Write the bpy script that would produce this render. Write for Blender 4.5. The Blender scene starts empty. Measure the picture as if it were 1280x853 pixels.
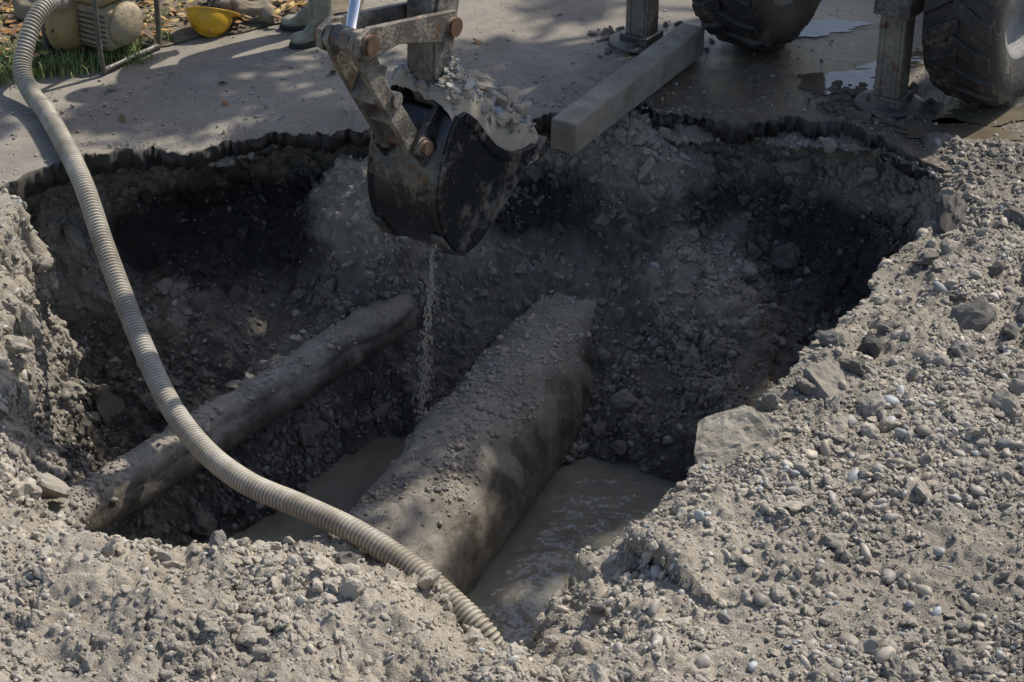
import bpy, math, numpy as np
from mathutils import Vector, Matrix
rng=np.random.default_rng(7)
S=bpy.context.scene
# ---------------------------------------------------------------- noise
_lat=np.random.default_rng(3).random((64,64,64)).astype(np.float32)
def vn(P):
    P=np.asarray(P,dtype=np.float64); i=np.floor(P).astype(int); f=P-i; f=f*f*(3-2*f)
    a=i&63; b=(i+1)&63
    x0,y0,z0=a[...,0],a[...,1],a[...,2]; x1,y1,z1=b[...,0],b[...,1],b[...,2]
    fx,fy,fz=f[...,0],f[...,1],f[...,2]; L=_lat
    c00=L[x0,y0,z0]*(1-fx)+L[x1,y0,z0]*fx; c10=L[x0,y1,z0]*(1-fx)+L[x1,y1,z0]*fx
    c01=L[x0,y0,z1]*(1-fx)+L[x1,y0,z1]*fx; c11=L[x0,y1,z1]*(1-fx)+L[x1,y1,z1]*fx
    return (c00*(1-fy)+c10*fy)*(1-fz)+(c01*(1-fy)+c11*fy)*fz
_R=np.array([[0.36,0.48,-0.8],[-0.8,0.6,0.0],[0.48,0.64,0.6]])
def fbm(P,fr=1.0,o=4,off=0.0):
    P=np.asarray(P)*fr+off; s=0;a=0.5;t=0
    for k in range(o):
        s=s+a*(vn(P)*2-1); t+=a; a*=.5; P=(P@_R)*2.03+11.3
    return s/t
def billow(P,fr,o=3,off=0.0):
    P=np.asarray(P)*fr+off; s=0;a=0.5;t=0
    for k in range(o):
        s=s+a*np.abs(vn(P)*2-1); t+=a; a*=.5; P=(P@_R)*2.1+7.7
    return s/t
def st(a,b,x):
    t=np.clip((x-a)/(b-a),0,1); return t*t*(3-2*t)
def segd(x,y,a,b):
    a=np.array(a);b=np.array(b);d=b-a;t=np.clip(((x-a[0])*d[0]+(y-a[1])*d[1])/(d@d),0,1)
    return np.hypot(x-a[0]-t*d[0],y-a[1]-t*d[1])
# ---------------------------------------------------------------- mesh helpers
def link(o,parent=None):
    S.collection.objects.link(o)
    if parent: o.parent=parent
    return o
def npmesh(name,V,F,mat=None,smooth=True,parent=None,attrs=None):
    V=np.ascontiguousarray(V,dtype=np.float32).reshape(-1,3); F=np.ascontiguousarray(F,dtype=np.int32)
    k=F.shape[1]; me=bpy.data.meshes.new(name)
    me.vertices.add(len(V)); me.vertices.foreach_set('co',V.ravel())
    me.loops.add(F.size); me.loops.foreach_set('vertex_index',F.ravel())
    me.polygons.add(len(F)); me.polygons.foreach_set('loop_start',np.arange(0,F.size,k,dtype=np.int32))
    me.polygons.foreach_set('use_smooth',np.full(len(F),smooth,dtype=bool))
    me.update(calc_edges=True)
    if attrs:
        for n,a in attrs.items():
            a=np.asarray(a,dtype=np.float32)
            if a.ndim==1:
                at=me.attributes.new(n,'FLOAT','POINT'); at.data.foreach_set('value',a)
            else:
                at=me.attributes.new(n,'FLOAT_COLOR','POINT')
                c=np.ones((len(a),4),dtype=np.float32); c[:,:3]=a; at.data.foreach_set('color',c.ravel())
    if mat: me.materials.append(mat)
    return link(bpy.data.objects.new(name,me),parent)
def gridF(nu,nv,wu=False,wv=False):
    iu=np.arange(nu if wu else nu-1); iv=np.arange(nv if wv else nv-1)
    a,b=np.meshgrid(iu,iv,indexing='ij'); a2=(a+1)%nu; b2=(b+1)%nv
    return np.stack([a*nv+b,a2*nv+b,a2*nv+b2,a*nv+b2],-1).reshape(-1,4)
def pymesh(name,V,F,mat,smooth=False,parent=None,bevel=0,seg=2):
    me=bpy.data.meshes.new(name); me.from_pydata([tuple(v) for v in V],[],[tuple(f) for f in F]); me.update()
    if smooth:
        for p in me.polygons:p.use_smooth=True
    me.materials.append(mat); o=link(bpy.data.objects.new(name,me),parent)
    if bevel:
        m=o.modifiers.new('bevel','BEVEL'); m.width=bevel; m.segments=seg; m.limit_method='ANGLE'
    return o
def prism(name,pts,y0,y1,mat,parent=None,bevel=.005):
    n=len(pts); V=[(x,y0,z) for x,z in pts]+[(x,y1,z) for x,z in pts]
    F=[tuple(range(n)),tuple(range(2*n-1,n-1,-1))]+[(i,i+n,(i+1)%n+n,(i+1)%n) for i in range(n)]
    o=pymesh(name,V,F,mat,False,parent,bevel)
    import bmesh; bm=bmesh.new(); bm.from_mesh(o.data); bmesh.ops.recalc_face_normals(bm,faces=bm.faces); bm.to_mesh(o.data); bm.free()
    return o
def box(name,c,s,mat,parent=None,bevel=.01,rot=None):
    x,y,z=[k/2 for k in s]; V=[Vector((i*x,j*y,k*z)) for i in(-1,1) for j in(-1,1) for k in(-1,1)]
    F=[(0,1,3,2),(4,6,7,5),(0,4,5,1),(2,3,7,6),(0,2,6,4),(1,5,7,3)]
    if rot: V=[rot@v for v in V]
    V=[v+Vector(c) for v in V]
    return pymesh(name,V,F,mat,False,parent,bevel)
def tubeV(P,R,n=16,cap=True):
    P=np.asarray(P,float); m=len(P); R=np.broadcast_to(np.asarray(R,float),(m,))
    T=np.gradient(P,axis=0); T/=np.linalg.norm(T,axis=1)[:,None]
    u=np.cross(T[0],[0,0,1.0]); 
    if np.linalg.norm(u)<.1:u=np.cross(T[0],[1.0,0,0])
    u/=np.linalg.norm(u); U=[u]
    for i in range(1,m):
        u=U[-1]-T[i]*np.dot(U[-1],T[i]); u/=np.linalg.norm(u); U.append(u)
    U=np.array(U); W=np.cross(T,U); a=np.linspace(0,2*np.pi,n,endpoint=False)
    return P[:,None,:]+R[:,None,None]*(U[:,None,:]*np.cos(a)[None,:,None]+W[:,None,:]*np.sin(a)[None,:,None])
def tube(name,P,R,mat,parent=None,n=16,cap=True,attrs=None):
    V=tubeV(P,R,n); m=len(V); F=[tuple(f) for f in gridF(m,n,False,True)]
    if cap: F+= [tuple(range(n))[::-1],tuple(range((m-1)*n,m*n))]
    o=pymesh(name,V.reshape(-1,3),F,mat,True,parent)
    if cap:
        o.data.polygons[-1].use_smooth=False;o.data.polygons[-2].use_smooth=False
    return o
def catmull(P,k=20):
    P=np.asarray(P,float); Q=np.vstack([2*P[0]-P[1],P,2*P[-1]-P[-2]]); out=[]
    for i in range(1,len(Q)-2):
        t=np.linspace(0,1,k,endpoint=False)[:,None]; a,b,c,d=Q[i-1],Q[i],Q[i+1],Q[i+2]
        out.append(.5*((2*b)+(-a+c)*t+(2*a-5*b+4*c-d)*t**2+(-a+3*b-3*c+d)*t**3))
    return np.vstack(out+[P[-1:]])
def empty(name,loc=(0,0,0),rz=0):
    o=bpy.data.objects.new(name,None); o.location=loc; o.rotation_euler=(0,0,rz); o.empty_display_size=.2; return link(o)
def ico(sub):
    import bmesh; bm=bmesh.new(); bmesh.ops.create_icosphere(bm,subdivisions=sub,radius=1)
    V=np.array([v.co[:] for v in bm.verts]); F=np.array([[v.index for v in f.verts] for f in bm.faces]); bm.free(); return V,F
# ---------------------------------------------------------------- materials
class M:
    def __init__(s,name):
        s.m=bpy.data.materials.new(name); s.m.use_nodes=True; s.t=s.m.node_tree; s.b=s.t.nodes['Principled BSDF']
        s.tc=s.t.nodes.new('ShaderNodeTexCoord'); s.co=s.tc.outputs['Object']
    def set(s,k,v):
        if isinstance(v,bpy.types.NodeSocket): s.t.links.new(v,s.b.inputs[k])
        else: s.b.inputs[k].default_value=v
    def n(s,t,ins=None,**kw):
        nd=s.t.nodes.new(t)
        for k,v in kw.items(): setattr(nd,k,v)
        for k,v in (ins or {}).items():
            if isinstance(v,bpy.types.NodeSocket): s.t.links.new(v,nd.inputs[k])
            else: nd.inputs[k].default_value=v
        return nd
    def noise(s,sc,det=6,rough=.6,co=None):
        return s.n('ShaderNodeTexNoise',{'Vector':co or s.co,'Scale':sc,'Detail':min(det,4),'Roughness':rough}).outputs['Fac']
    def ramp(s,f,stops):
        nd=s.n('ShaderNodeValToRGB',{'Fac':f}); e=nd.color_ramp.elements
        while len(e)<len(stops): e.new(.5)
        for q,(p,c) in zip(e,stops): q.position=p; q.color=(*c,1) if len(c)==3 else c
        return nd.outputs['Color']
    def g(s,f,a,b): return s.n('ShaderNodeMapRange',{'Value':f,'From Min':a,'From Max':b}).outputs['Result']
    def mix(s,f,a,b,mode='MIX'):
        nd=s.n('ShaderNodeMix',data_type='RGBA',blend_type=mode)
        for k,v in (('0',f),('6',a),('7',b)):
            i=nd.inputs[int(k)]
            if isinstance(v,bpy.types.NodeSocket): s.t.links.new(v,i)
            else: i.default_value=v if not isinstance(v,tuple) or len(v)==4 else (*v,1)
        return nd.outputs[2]
    def math(s,op,a,b=0.0):
        nd=s.n('ShaderNodeMath',operation=op)
        for i,v in enumerate((a,b)):
            if isinstance(v,bpy.types.NodeSocket): s.t.links.new(v,nd.inputs[i])
            else: nd.inputs[i].default_value=v
        return nd.outputs[0]
    def attr(s,name,col=False):
        return s.n('ShaderNodeAttribute',attribute_name=name).outputs['Color' if col else 'Fac']
    def bump(s,h,dist=.01,strength=1.0,prev=None):
        d={'Height':h,'Distance':dist,'Strength':strength}
        if prev: d['Normal']=prev
        return s.n('ShaderNodeBump',d).outputs['Normal']
def soil_mat():
    m=M('wet_soil'); n1=m.noise(2.2,5,.65); n2=m.noise(28,5,.7); n3=m.noise(140,3,.7)
    c=m.ramp(n1,[(.3,(.43,.375,.295)),(.5,(.51,.455,.37)),(.7,(.57,.515,.425))])
    c=m.mix(m.g(n2,.35,.7),c,m.mix(.5,c,(.22,.19,.15)))
    c2=m.ramp(n2,[(.3,(.095,.082,.065)),(.55,(.17,.15,.12)),(.75,(.285,.256,.21))])
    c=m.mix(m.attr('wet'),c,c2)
    c=m.mix(m.attr('dark'),c,m.ramp(n2,[(.3,(.014,.013,.011)),(.7,(.05,.045,.039))]))  # near-black colour: painted shadow of the undercuts, plus patches on the low floor
    c=m.mix(m.g(n3,.3,.75),m.mix(.35,c,(.05,.045,.036)),c)
    m.set('Base Color',c)
    m.set('Roughness',m.n('ShaderNodeMapRange',{'Value':m.attr('wet'),'To Min':.95,'To Max':.36}).outputs['Result'])
    b=m.bump(n2,.022,.8); b=m.bump(n3,.011,.9,b)
    m.set('Normal',b); return m.m
def simple(name,c0,c1,sc=8,rough=.6,metal=0,bump=.003,bsc=60,spec=.5):
    m=M(name); n1=m.noise(sc,8,.65)
    m.set('Base Color',m.ramp(n1,[(.32,c0),(.68,c1)])); m.set('Roughness',rough); m.set('Metallic',metal)
    m.set('Specular IOR Level',spec)
    if bump: m.set('Normal',m.bump(m.noise(bsc,6,.7),bump,.8))
    return m.m
def dirty(name,paint,dirt,amt=.5,rough=.45,metal=0.0,sc=5,rust=None):
    m=M(name); n1=m.noise(sc,9,.7); n2=m.noise(sc*7,7,.7)
    f=m.g(m.math('ADD',n1,m.math('MULTIPLY',n2,.4)),.95-amt*.6,1.05-amt*.35)
    f=m.math('MINIMUM',m.math('MAXIMUM',f,0.0),1.0)
    pc=m.mix(m.g(n2,.3,.7),paint,tuple(k*1.5 for k in paint))
    if rust: pc=m.mix(m.g(m.noise(sc*2.3,8,.7),.56,.64),pc,rust)
    m.set('Base Color',m.mix(f,pc,dirt)); m.set('Metallic',metal)
    m.set('Roughness',m.n('ShaderNodeMapRange',{'Value':f,'To Min':rough,'To Max':.9}).outputs['Result'])
    m.set('Normal',m.bump(m.math('ADD',n2,f),.004,.7)); return m.m
soil=soil_mat()
def pebmat():
    m=M('pebble_stone'); n=m.noise(70,3,.7)
    c=m.mix(m.g(n,.25,.7),m.attr('col',True),m.mix(.6,m.attr('col',True),(.34,.30,.24)))
    m.set('Base Color',c); m.set('Roughness',.6); return m.m
peb=pebmat()
def asphalt_mat():
    m=M('worn_asphalt'); n1=m.noise(1.3,5,.6); n2=m.noise(14,5,.7); n3=m.noise(220,3,.8); n4=m.noise(5,4,.7)
    c=m.ramp(n1,[(.3,(.26,.232,.19)),(.55,(.355,.32,.268)),(.75,(.44,.40,.34))])
    c=m.mix(m.g(n4,.42,.62),c,m.mix(.35,c,(.15,.135,.115)))
    c=m.mix(m.g(n2,.45,.75),c,m.mix(.45,c,(.17,.152,.127)))
    c=m.mix(m.g(n3,.35,.7),m.mix(.45,c,(.08,.074,.063)),c)
    wet=m.attr('wet'); wn=m.math('MULTIPLY',wet,m.g(n1,.25,.5)); wn=m.math('MINIMUM',m.math('MAXIMUM',wn,0.0),1.0)
    c=m.mix(wn,c,m.ramp(n2,[(.3,(.08,.066,.048)),(.7,(.18,.15,.11))]))
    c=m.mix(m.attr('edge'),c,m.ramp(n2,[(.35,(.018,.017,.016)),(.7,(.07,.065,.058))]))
    m.set('Base Color',c)
    m.set('Roughness',m.n('ShaderNodeMapRange',{'Value':wn,'To Min':.92,'To Max':.2}).outputs['Result'])
    b=m.bump(n3,.005,.8); b=m.bump(n2,.012,.6,b); m.set('Normal',b); return m.m
asph=asphalt_mat()
# ---------------------------------------------------------------- rim of the hole  x,y,z,wall width,undercut
C=np.array([-.3,7.9])
rim=[(-.31,6.27,-.45,.55,0),(-.06,5.98,-.49,.5,0),(.06,5.9,-.38,.5,0),(.12,6.0,-.27,.45,0),(.30,6.19,-.2,.4,.05),(.49,6.28,-.12,.35,.1),
(.71,6.46,.0,.3,.12),(1.05,7.02,.0,.3,.15),(1.23,7.35,.02,.32,.15),(1.44,7.63,.0,.35,.12),(1.68,8.08,0,.42,.08),(1.94,8.48,0,.5,.05),
(2.2,9.05,-.02,.55,.05),(1.95,9.49,-.06,.45,.15),(1.76,9.62,-.10,.4,.2),(1.52,9.71,-.12,.38,.25),(1.23,9.80,-.12,.36,.28),(.89,9.8,-.12,.36,.28),
(.69,9.96,-.12,.34,.22),(.52,10.1,-.12,.34,.2),(.17,10.02,-.12,.34,.2),(-.17,10.02,-.12,.34,.2),(-.52,9.96,-.12,.34,.22),(-.81,9.91,-.12,.30,.27),
(-1.02,9.8,-.12,.28,.36),(-1.26,9.69,-.12,.28,.44),(-1.5,9.57,-.12,.28,.48),(-1.83,9.51,-.12,.28,.44),(-2.11,9.49,-.12,.28,.35),(-2.37,9.29,-.12,.25,.3),
(-2.6,8.97,-.08,.3,.15),(-2.36,8.7,.08,.5,0),(-2.42,8.2,.02,.7,0),(-2.38,7.7,-.06,.7,0),(-2.2,7.2,-.25,.6,0),(-1.92,6.81,-.42,.45,0),
(-1.65,6.59,-.45,.45,0),(-1.09,6.53,-.45,.5,0),(-.78,6.63,-.45,.5,0),(-.55,6.53,-.45,.5,0)]
rim=np.array(rim); ang=np.arctan2(rim[:,1]-C[1],rim[:,0]-C[0]); o=np.argsort(ang); rim=rim[o]; ang=ang[o]
rad=np.hypot(rim[:,0]-C[0],rim[:,1]-C[1])
def pin_(phi,val): return np.interp(phi,np.r_[ang-2*np.pi,ang,ang+2*np.pi],np.r_[val,val,val])
NA=1500; phi=np.linspace(-np.pi,np.pi,NA,endpoint=False)
Rr=pin_(phi,rad); rz=pin_(phi,rim[:,2]); ww=pin_(phi,rim[:,3]); uc=pin_(phi,rim[:,4])
k=np.hanning(15); k/=k.sum()
sm=lambda a:np.convolve(np.r_[a[-7:],a,a[:7]],k,'valid')
Rr,rz,ww,uc=map(sm,(Rr,rz,ww,uc))
cs,sn=np.cos(phi),np.sin(phi)
circ=np.stack([cs*Rr,sn*Rr,phi*0],-1)
Rr=Rr+.07*fbm(circ,2.5,4,5.)+.045*fbm(circ,12,3,9.)
def yedge(x):
    px=[-60,-12,-3.2,-2.7,-2.56,-2.37,-2.11,-1.83,-1.5,-1.26,-1.02,-.81,-.52,-.17,.17,.52,.69,.89,1.23,1.52,1.76,1.95,2.2,2.8,12,60]
    py=[8.2,8.2,8.5,8.75,9.0,9.27,9.45,9.48,9.55,9.66,9.76,9.87,9.9,9.97,10.0,10.05,9.98,9.9,9.93,9.88,9.8,9.62,9.35,9.2,8.9,8.9]
    return np.interp(x,px,py)-.05
def floorz(x,y):
    z=-1.28+.5*np.clip((y-8.85)/.9,0,1.3)
    g=lambda cx,cy,a,s:a*np.exp(-((x-cx)**2+(y-cy)**2)/s**2)
    z=z-.34*np.exp(-(segd(x,y,(0,6.9),(.52,8.35))/.40)**4)-.34*np.exp(-(segd(x,y,(-1.35,7.75),(-.6,8.6))/.30)**4)
    z=z+g(1.05,9.05,.5,.55)+g(.72,10.0,.55,.5)+.36*np.exp(-(segd(x,y,(-1.9,7.5),(-.42,9.75))/.2)**2)
    z=z+g(-1.5,9.0,.3,.5)+g(-.88,9.62,.58,.30)+g(-.62,9.3,.25,.22)+g(-.1,9.6,.15,.35)+g(1.3,8.2,.3,.4)
    return z
def outz(x,y):
    ye=yedge(x)
    right=st(1.2,2.5,x)*.03
    z=np.where(x<-1.0,.05,.02)+right
    cov=st(0,.22,y-ye-np.where(x>2.15,.18,0)-np.where(x<-2.8,.1,0))
    return z*(1-cov)-.14*cov,cov
NW,NF=110,110
def ring_in(kk):
    if kk<NW:
        return ww*(kk/NW)
    t=(kk-NW)/(NF); return ww+(Rr-ww)*t
dout=np.r_[np.arange(1,215)*.0115, 2.46*1.13**np.arange(1,46)]
rows=[]; amps=[]
for d in dout[::-1]:
    x=C[0]+cs*(Rr+d); y=C[1]+sn*(Rr+d); zo,cov=outz(x,y)
    wo=np.where(rz<-.15,1.15,.35); s=st(0,1,d/wo); s=np.where(rz<-.15,np.sin(s*np.pi/2),s)
    z=rz*(1-s)+zo*s
    rows.append(np.stack([x,y,z],-1)); amps.append((1-.9*cov)*np.exp(-max(d-3,0)*.5)*st(-.02,.15,d+ (rz<-.2)*.2 )+.0)
nout=len(rows)
for kk in range(NW+NF+1):
    d=ring_in(kk) if kk<NW+NF else Rr*.9995
    Sx=1-(1-np.clip(d/ww,0,1))**2.2
    off=uc*np.sin(np.pi*np.clip(Sx,0,1)**.6)*(1)
    x=C[0]+cs*(Rr-d+off); y=C[1]+sn*(Rr-d+off)
    z=rz*(1-Sx)+floorz(x,y)*Sx
    rows.append(np.stack([x,y,z],-1)); amps.append(np.ones(NA)*(.35+.65*min(1,kk/10)))
T=np.array(rows); A=np.array(amps)
def normals(T):
    a=np.roll(T,-1,1)-np.roll(T,1,1); b=np.gradient(T,axis=0); n=np.cross(b,a)
    n/=np.maximum(np.linalg.norm(n,axis=2),1e-9)[...,None]; return n
Nn=normals(T)
if np.mean(Nn[nout//2,:,2])<0: Nn=-Nn
ins=np.zeros(T.shape[:2]); ins[nout:]=1
rough=np.where(ins>0,1.15,.65)
rough=np.where((T[...,0]<.5)&(T[...,1]<7)&(ins<1),1.15,rough)
D=(.12*fbm(T,1.6,3,2.)*ins + .07*fbm(T,4,3,20.)*rough + .075*(billow(T,8,3,3.)-.25)*rough + .040*(billow(T,20,2,31.)-.25)+.018*(billow(T,60,2,3.)-.2))
T=T+Nn*(D*A)[...,None]
Nn=normals(T)
if np.mean(Nn[nout//2,:,2])<0: Nn=-Nn
x,y,z=T[...,0],T[...,1],T[...,2]
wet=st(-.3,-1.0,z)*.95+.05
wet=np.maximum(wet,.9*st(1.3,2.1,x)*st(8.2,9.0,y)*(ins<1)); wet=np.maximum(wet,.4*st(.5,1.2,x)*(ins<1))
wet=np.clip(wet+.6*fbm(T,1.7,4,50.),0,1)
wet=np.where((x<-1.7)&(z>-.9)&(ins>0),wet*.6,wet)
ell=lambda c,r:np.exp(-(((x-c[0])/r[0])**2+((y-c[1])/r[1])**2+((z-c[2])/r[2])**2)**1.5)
undercut_shade=ell((-1.45,9.6,-.60),(.65,.6,.26))+ell((1.0,9.95,-.58),(.95,.5,.25))+.8*ell((1.8,9.3,-.62),(.4,.5,.27))+.8*ell((-.05,10.0,-.6),(.45,.4,.2))  # shadow of the undercut cavities painted into the soil as black patches
dark=np.clip(undercut_shade*1.9+1.3*fbm(T,3,5,70.)*np.minimum(1,undercut_shade*4)-.2,0,1)*(ins>0)
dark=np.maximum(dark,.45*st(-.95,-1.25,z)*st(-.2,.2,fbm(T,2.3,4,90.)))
nr=T.shape[0]
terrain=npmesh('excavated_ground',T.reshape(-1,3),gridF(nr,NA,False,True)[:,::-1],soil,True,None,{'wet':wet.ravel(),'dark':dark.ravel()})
# ---------------------------------------------------------------- asphalt road
xs=np.r_[-3.4-.05*1.25**np.arange(36,0,-1),np.linspace(-3.4,3.4,800),3.4+.05*1.25**np.arange(1,37)]
ye=yedge(xs); q=np.stack([xs,xs*0,xs*0],-1)
j=.10*fbm(q,2.2,3,4.)+.05*fbm(q,9,3,14.)+.025*fbm(q,30,3,24.)+.12*np.floor(fbm(q,3.3,2,7.)*4)/4+.07*np.floor(fbm(q,8,2,17.)*3)/3-.03*st(-.8,-1.6,xs)
j2=.05*fbm(q,6,4,44.)
dtop=np.r_[0,.008,.02,.035,.055,.08,.11,np.linspace(.15,2.6,80),2.6+.08*1.2**np.arange(1,42)]
R_=[]; E=[]
for dz,dy in ((-.14,.6),(-.14,.25),(-.145,.08),(-.125,.03),(-.09,.01),(-.05,-.01),(-.02,-.004)):
    yy=ye+j+dy+j2*(-dz/.1)*(1 if dy<.2 else 0); P=np.stack([xs,yy,xs*0+dz],-1)
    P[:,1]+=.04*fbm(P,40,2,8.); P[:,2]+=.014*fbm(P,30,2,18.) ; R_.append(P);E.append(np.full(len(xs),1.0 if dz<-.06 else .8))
for d in dtop:
    P=np.stack([xs,ye+j+d,xs*0],-1); fade=np.exp(-d*.2)
    sag=-.07*np.exp(-(d/.16))*st(.0,.6,fbm(q,1.3,2,60.)+.3)
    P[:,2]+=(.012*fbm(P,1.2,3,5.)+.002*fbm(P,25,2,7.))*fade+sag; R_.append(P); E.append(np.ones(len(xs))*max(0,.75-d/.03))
R_=np.array(R_);E=np.array(E)
X,Y=R_[...,0],R_[...,1]
wt=st(.3,1.1,X)*st(12.4,11.0,Y)*1.2+.8*st(1.8,2.3,X)*st(9.9,9.6,Y)+.5*st(.0,.12,(Y-yedge(X)))*st(.3,.15,Y-yedge(X))*st(.5,1,X)
npmesh('asphalt_road',R_.reshape(-1,3),gridF(R_.shape[0],len(xs))[:,::-1],asph,True,None,{'edge':E.ravel(),'wet':np.clip(wt,0,1.2).ravel()})
# ---------------------------------------------------------------- scattered stones
V1,F1=ico(1); V2,F2=ico(2); V3,F3=ico(3)
def stones(name,P,Nv,size,col,base='s',mat=peb,flat=.65,rug=.18,sink=.25,parent=None,seed=1):
    r=np.random.default_rng(seed); Vb,Fb={'s':(V1,F1),'m':(V2,F2),'l':(V3,F3)}[base]
    n=len(P); K=24; protos=[]
    for i in range(K):
        a=r.normal(size=(9,3)); a/=np.linalg.norm(a,axis=1)[:,None]
        w=np.min(np.stack([(.6+.35*r.random())/np.maximum(Vb@aa,1e-3) for aa in a]),0); w=np.minimum(w,1.25)
        if base=='s': w=.4+.6*np.minimum(w,1.15)
        pv=Vb*w[:,None]; pv=pv*(1+rug*fbm(Vb*1.5+i*7.7,1,3))[:,None]
        if base=='l': pv=pv*(1+.14*fbm(Vb*5+i*3.1,1,3))[:,None]
        protos.append(pv)
    protos=np.array(protos)[r.integers(0,K,n)]
    sc=np.stack([r.uniform(.8,1.5,n),r.uniform(.6,1.05,n),r.uniform(flat-.2,flat+.2,n)],-1)*size[:,None]
    protos=protos*sc[:,None,:]
    th=r.uniform(0,2*np.pi,n); 
    c_,s_=np.cos(th),np.sin(th)
    x_=protos[...,0]*c_[:,None]-protos[...,1]*s_[:,None]; y_=protos[...,0]*s_[:,None]+protos[...,1]*c_[:,None]; z_=protos[...,2]
    N_=Nv+.35*r.normal(size=Nv.shape); N_/=np.linalg.norm(N_,axis=1)[:,None]
    t1=np.cross(N_,np.tile([[0.31,.95,.05]],(n,1))); t1/=np.linalg.norm(t1,axis=1)[:,None]; t2=np.cross(N_,t1)
    W=P[:,None,:]+x_[...,None]*t1[:,None]+y_[...,None]*t2[:,None]+(z_+ (size*(flat-sink))[:,None])[...,None]*N_[:,None]
    F=(Fb[None]+np.arange(n)[:,None,None]*len(Vb)).reshape(-1,3)
    cc=np.repeat(col,len(Vb),0)
    return npmesh(name,W.reshape(-1,3),F,mat,base=='s' or mat==peb,parent,{'col':cc})
qa=np.linalg.norm(np.cross(np.roll(T,-1,1)[:-1]-T[:-1],T[1:]-T[:-1]),axis=2)
cx,cy,cz=x[:-1],y[:-1],z[:-1]
vis=(np.abs(cx)<.36*(cy*.866+2.2)*.8+.5)&(cy>4.6)&(cy<10.6)
covm=(cy>yedge(cx)-.02)&(ins[:-1]<1)&((cx<2.2)|(cy>yedge(cx)+.15))
def sample(n,wgt,seed):
    r=np.random.default_rng(seed); w=(qa*wgt).ravel(); w=w/w.sum(); idx=r.choice(len(w),n,p=w)
    i,jx=np.unravel_index(idx,qa.shape); u=r.random((n,1)); v=r.random((n,1)); jn=(jx+1)%NA
    P=T[i,jx]*(1-u)*(1-v)+T[i,jn]*u*(1-v)+T[i+1,jx]*(1-u)*v+T[i+1,jn]*u*v
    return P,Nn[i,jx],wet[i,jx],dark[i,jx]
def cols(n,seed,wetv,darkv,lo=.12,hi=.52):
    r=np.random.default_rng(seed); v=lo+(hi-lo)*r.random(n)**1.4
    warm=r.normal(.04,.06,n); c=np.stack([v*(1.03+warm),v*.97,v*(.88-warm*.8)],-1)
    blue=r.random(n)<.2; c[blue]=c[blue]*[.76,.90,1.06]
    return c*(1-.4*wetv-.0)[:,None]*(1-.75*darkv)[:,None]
outside=(ins[:-1]<1)
clump=st(-.25,.3,fbm(T[:-1],1.4,3,33.)); clump2=st(-.2,.3,fbm(T[:-1],4,3,83.))
right=outside&(cx>.3)
wA=vis*(~covm)*(np.where(right,1.0,.0))*(.3+.7*clump)*(.3+.7*clump2)
wB=vis*(~covm)*(outside&(cx<=.3))*(.12+.88*clump*clump2)
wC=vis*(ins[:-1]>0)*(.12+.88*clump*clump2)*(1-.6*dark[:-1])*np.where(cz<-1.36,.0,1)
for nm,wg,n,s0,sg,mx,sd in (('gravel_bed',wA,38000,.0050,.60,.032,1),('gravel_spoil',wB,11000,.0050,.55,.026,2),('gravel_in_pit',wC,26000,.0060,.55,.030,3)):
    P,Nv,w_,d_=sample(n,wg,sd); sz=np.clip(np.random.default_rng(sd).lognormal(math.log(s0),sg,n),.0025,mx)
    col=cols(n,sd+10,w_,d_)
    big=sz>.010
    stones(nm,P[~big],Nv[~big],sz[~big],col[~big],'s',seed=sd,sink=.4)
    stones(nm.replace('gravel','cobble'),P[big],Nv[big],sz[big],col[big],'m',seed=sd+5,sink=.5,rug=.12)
# clods of soil
def clodmat():
    m=M('soil_clod'); n2=m.noise(28,5,.7); n3=m.noise(140,3,.7)
    c=m.mix(m.g(n2,.3,.7),m.attr('col',True),m.mix(.35,m.attr('col',True),(.10,.09,.075)))
    m.set('Base Color',c); m.set('Roughness',.85); m.set('Normal',m.bump(n3,.008,.9)); return m.m
clod=clodmat()
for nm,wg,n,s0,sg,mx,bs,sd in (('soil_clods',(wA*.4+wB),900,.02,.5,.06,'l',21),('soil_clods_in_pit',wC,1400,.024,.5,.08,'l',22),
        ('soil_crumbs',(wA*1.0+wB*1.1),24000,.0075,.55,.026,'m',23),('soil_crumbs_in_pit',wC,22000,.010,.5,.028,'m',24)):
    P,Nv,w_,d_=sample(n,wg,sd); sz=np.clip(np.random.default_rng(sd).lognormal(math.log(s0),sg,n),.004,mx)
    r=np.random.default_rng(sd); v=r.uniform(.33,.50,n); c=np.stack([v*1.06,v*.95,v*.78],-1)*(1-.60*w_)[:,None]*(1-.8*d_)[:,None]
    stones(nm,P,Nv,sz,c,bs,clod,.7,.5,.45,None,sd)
# ---------------------------------------------------------------- large named rubble
def ground_at(px,py):
    m=(T[:nout+40,:,0]-px)**2+(T[:nout+40,:,1]-py)**2; i=np.unravel_index(np.argmin(m),m.shape); return T[i][2]
big=[(1.22,6.98,.10),(1.40,7.13,.10),(1.13,7.18,.085),(1.52,7.35,.07),(2.0,7.55,.10),(2.12,7.42,.075),(2.25,7.62,.085),(2.1,8.6,.12),(1.75,7.0,.045),(2.35,7.9,.07),(-1.05,5.9,.06),(-1.6,6.2,.06),(-.62,6.1,.07),(-2.0,5.7,.065),(-.75,6.0,.045),(2.3,7.15,.06),(1.9,7.25,.055),(1.2,6.5,.03),(2.0,6.4,.035),(.45,6.0,.04),(.3,5.7,.04),(1.05,6.92,.07),(1.35,7.35,.07),(1.0,6.85,.05),(1.9,8.1,.06),(2.2,8.0,.055),(2.4,8.5,.06),(1.62,7.5,.05),(1.95,7.72,.05)]
P=np.array([(a,b,ground_at(a,b)) for a,b,c in big]); sz=np.array([c for a,b,c in big])
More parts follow.
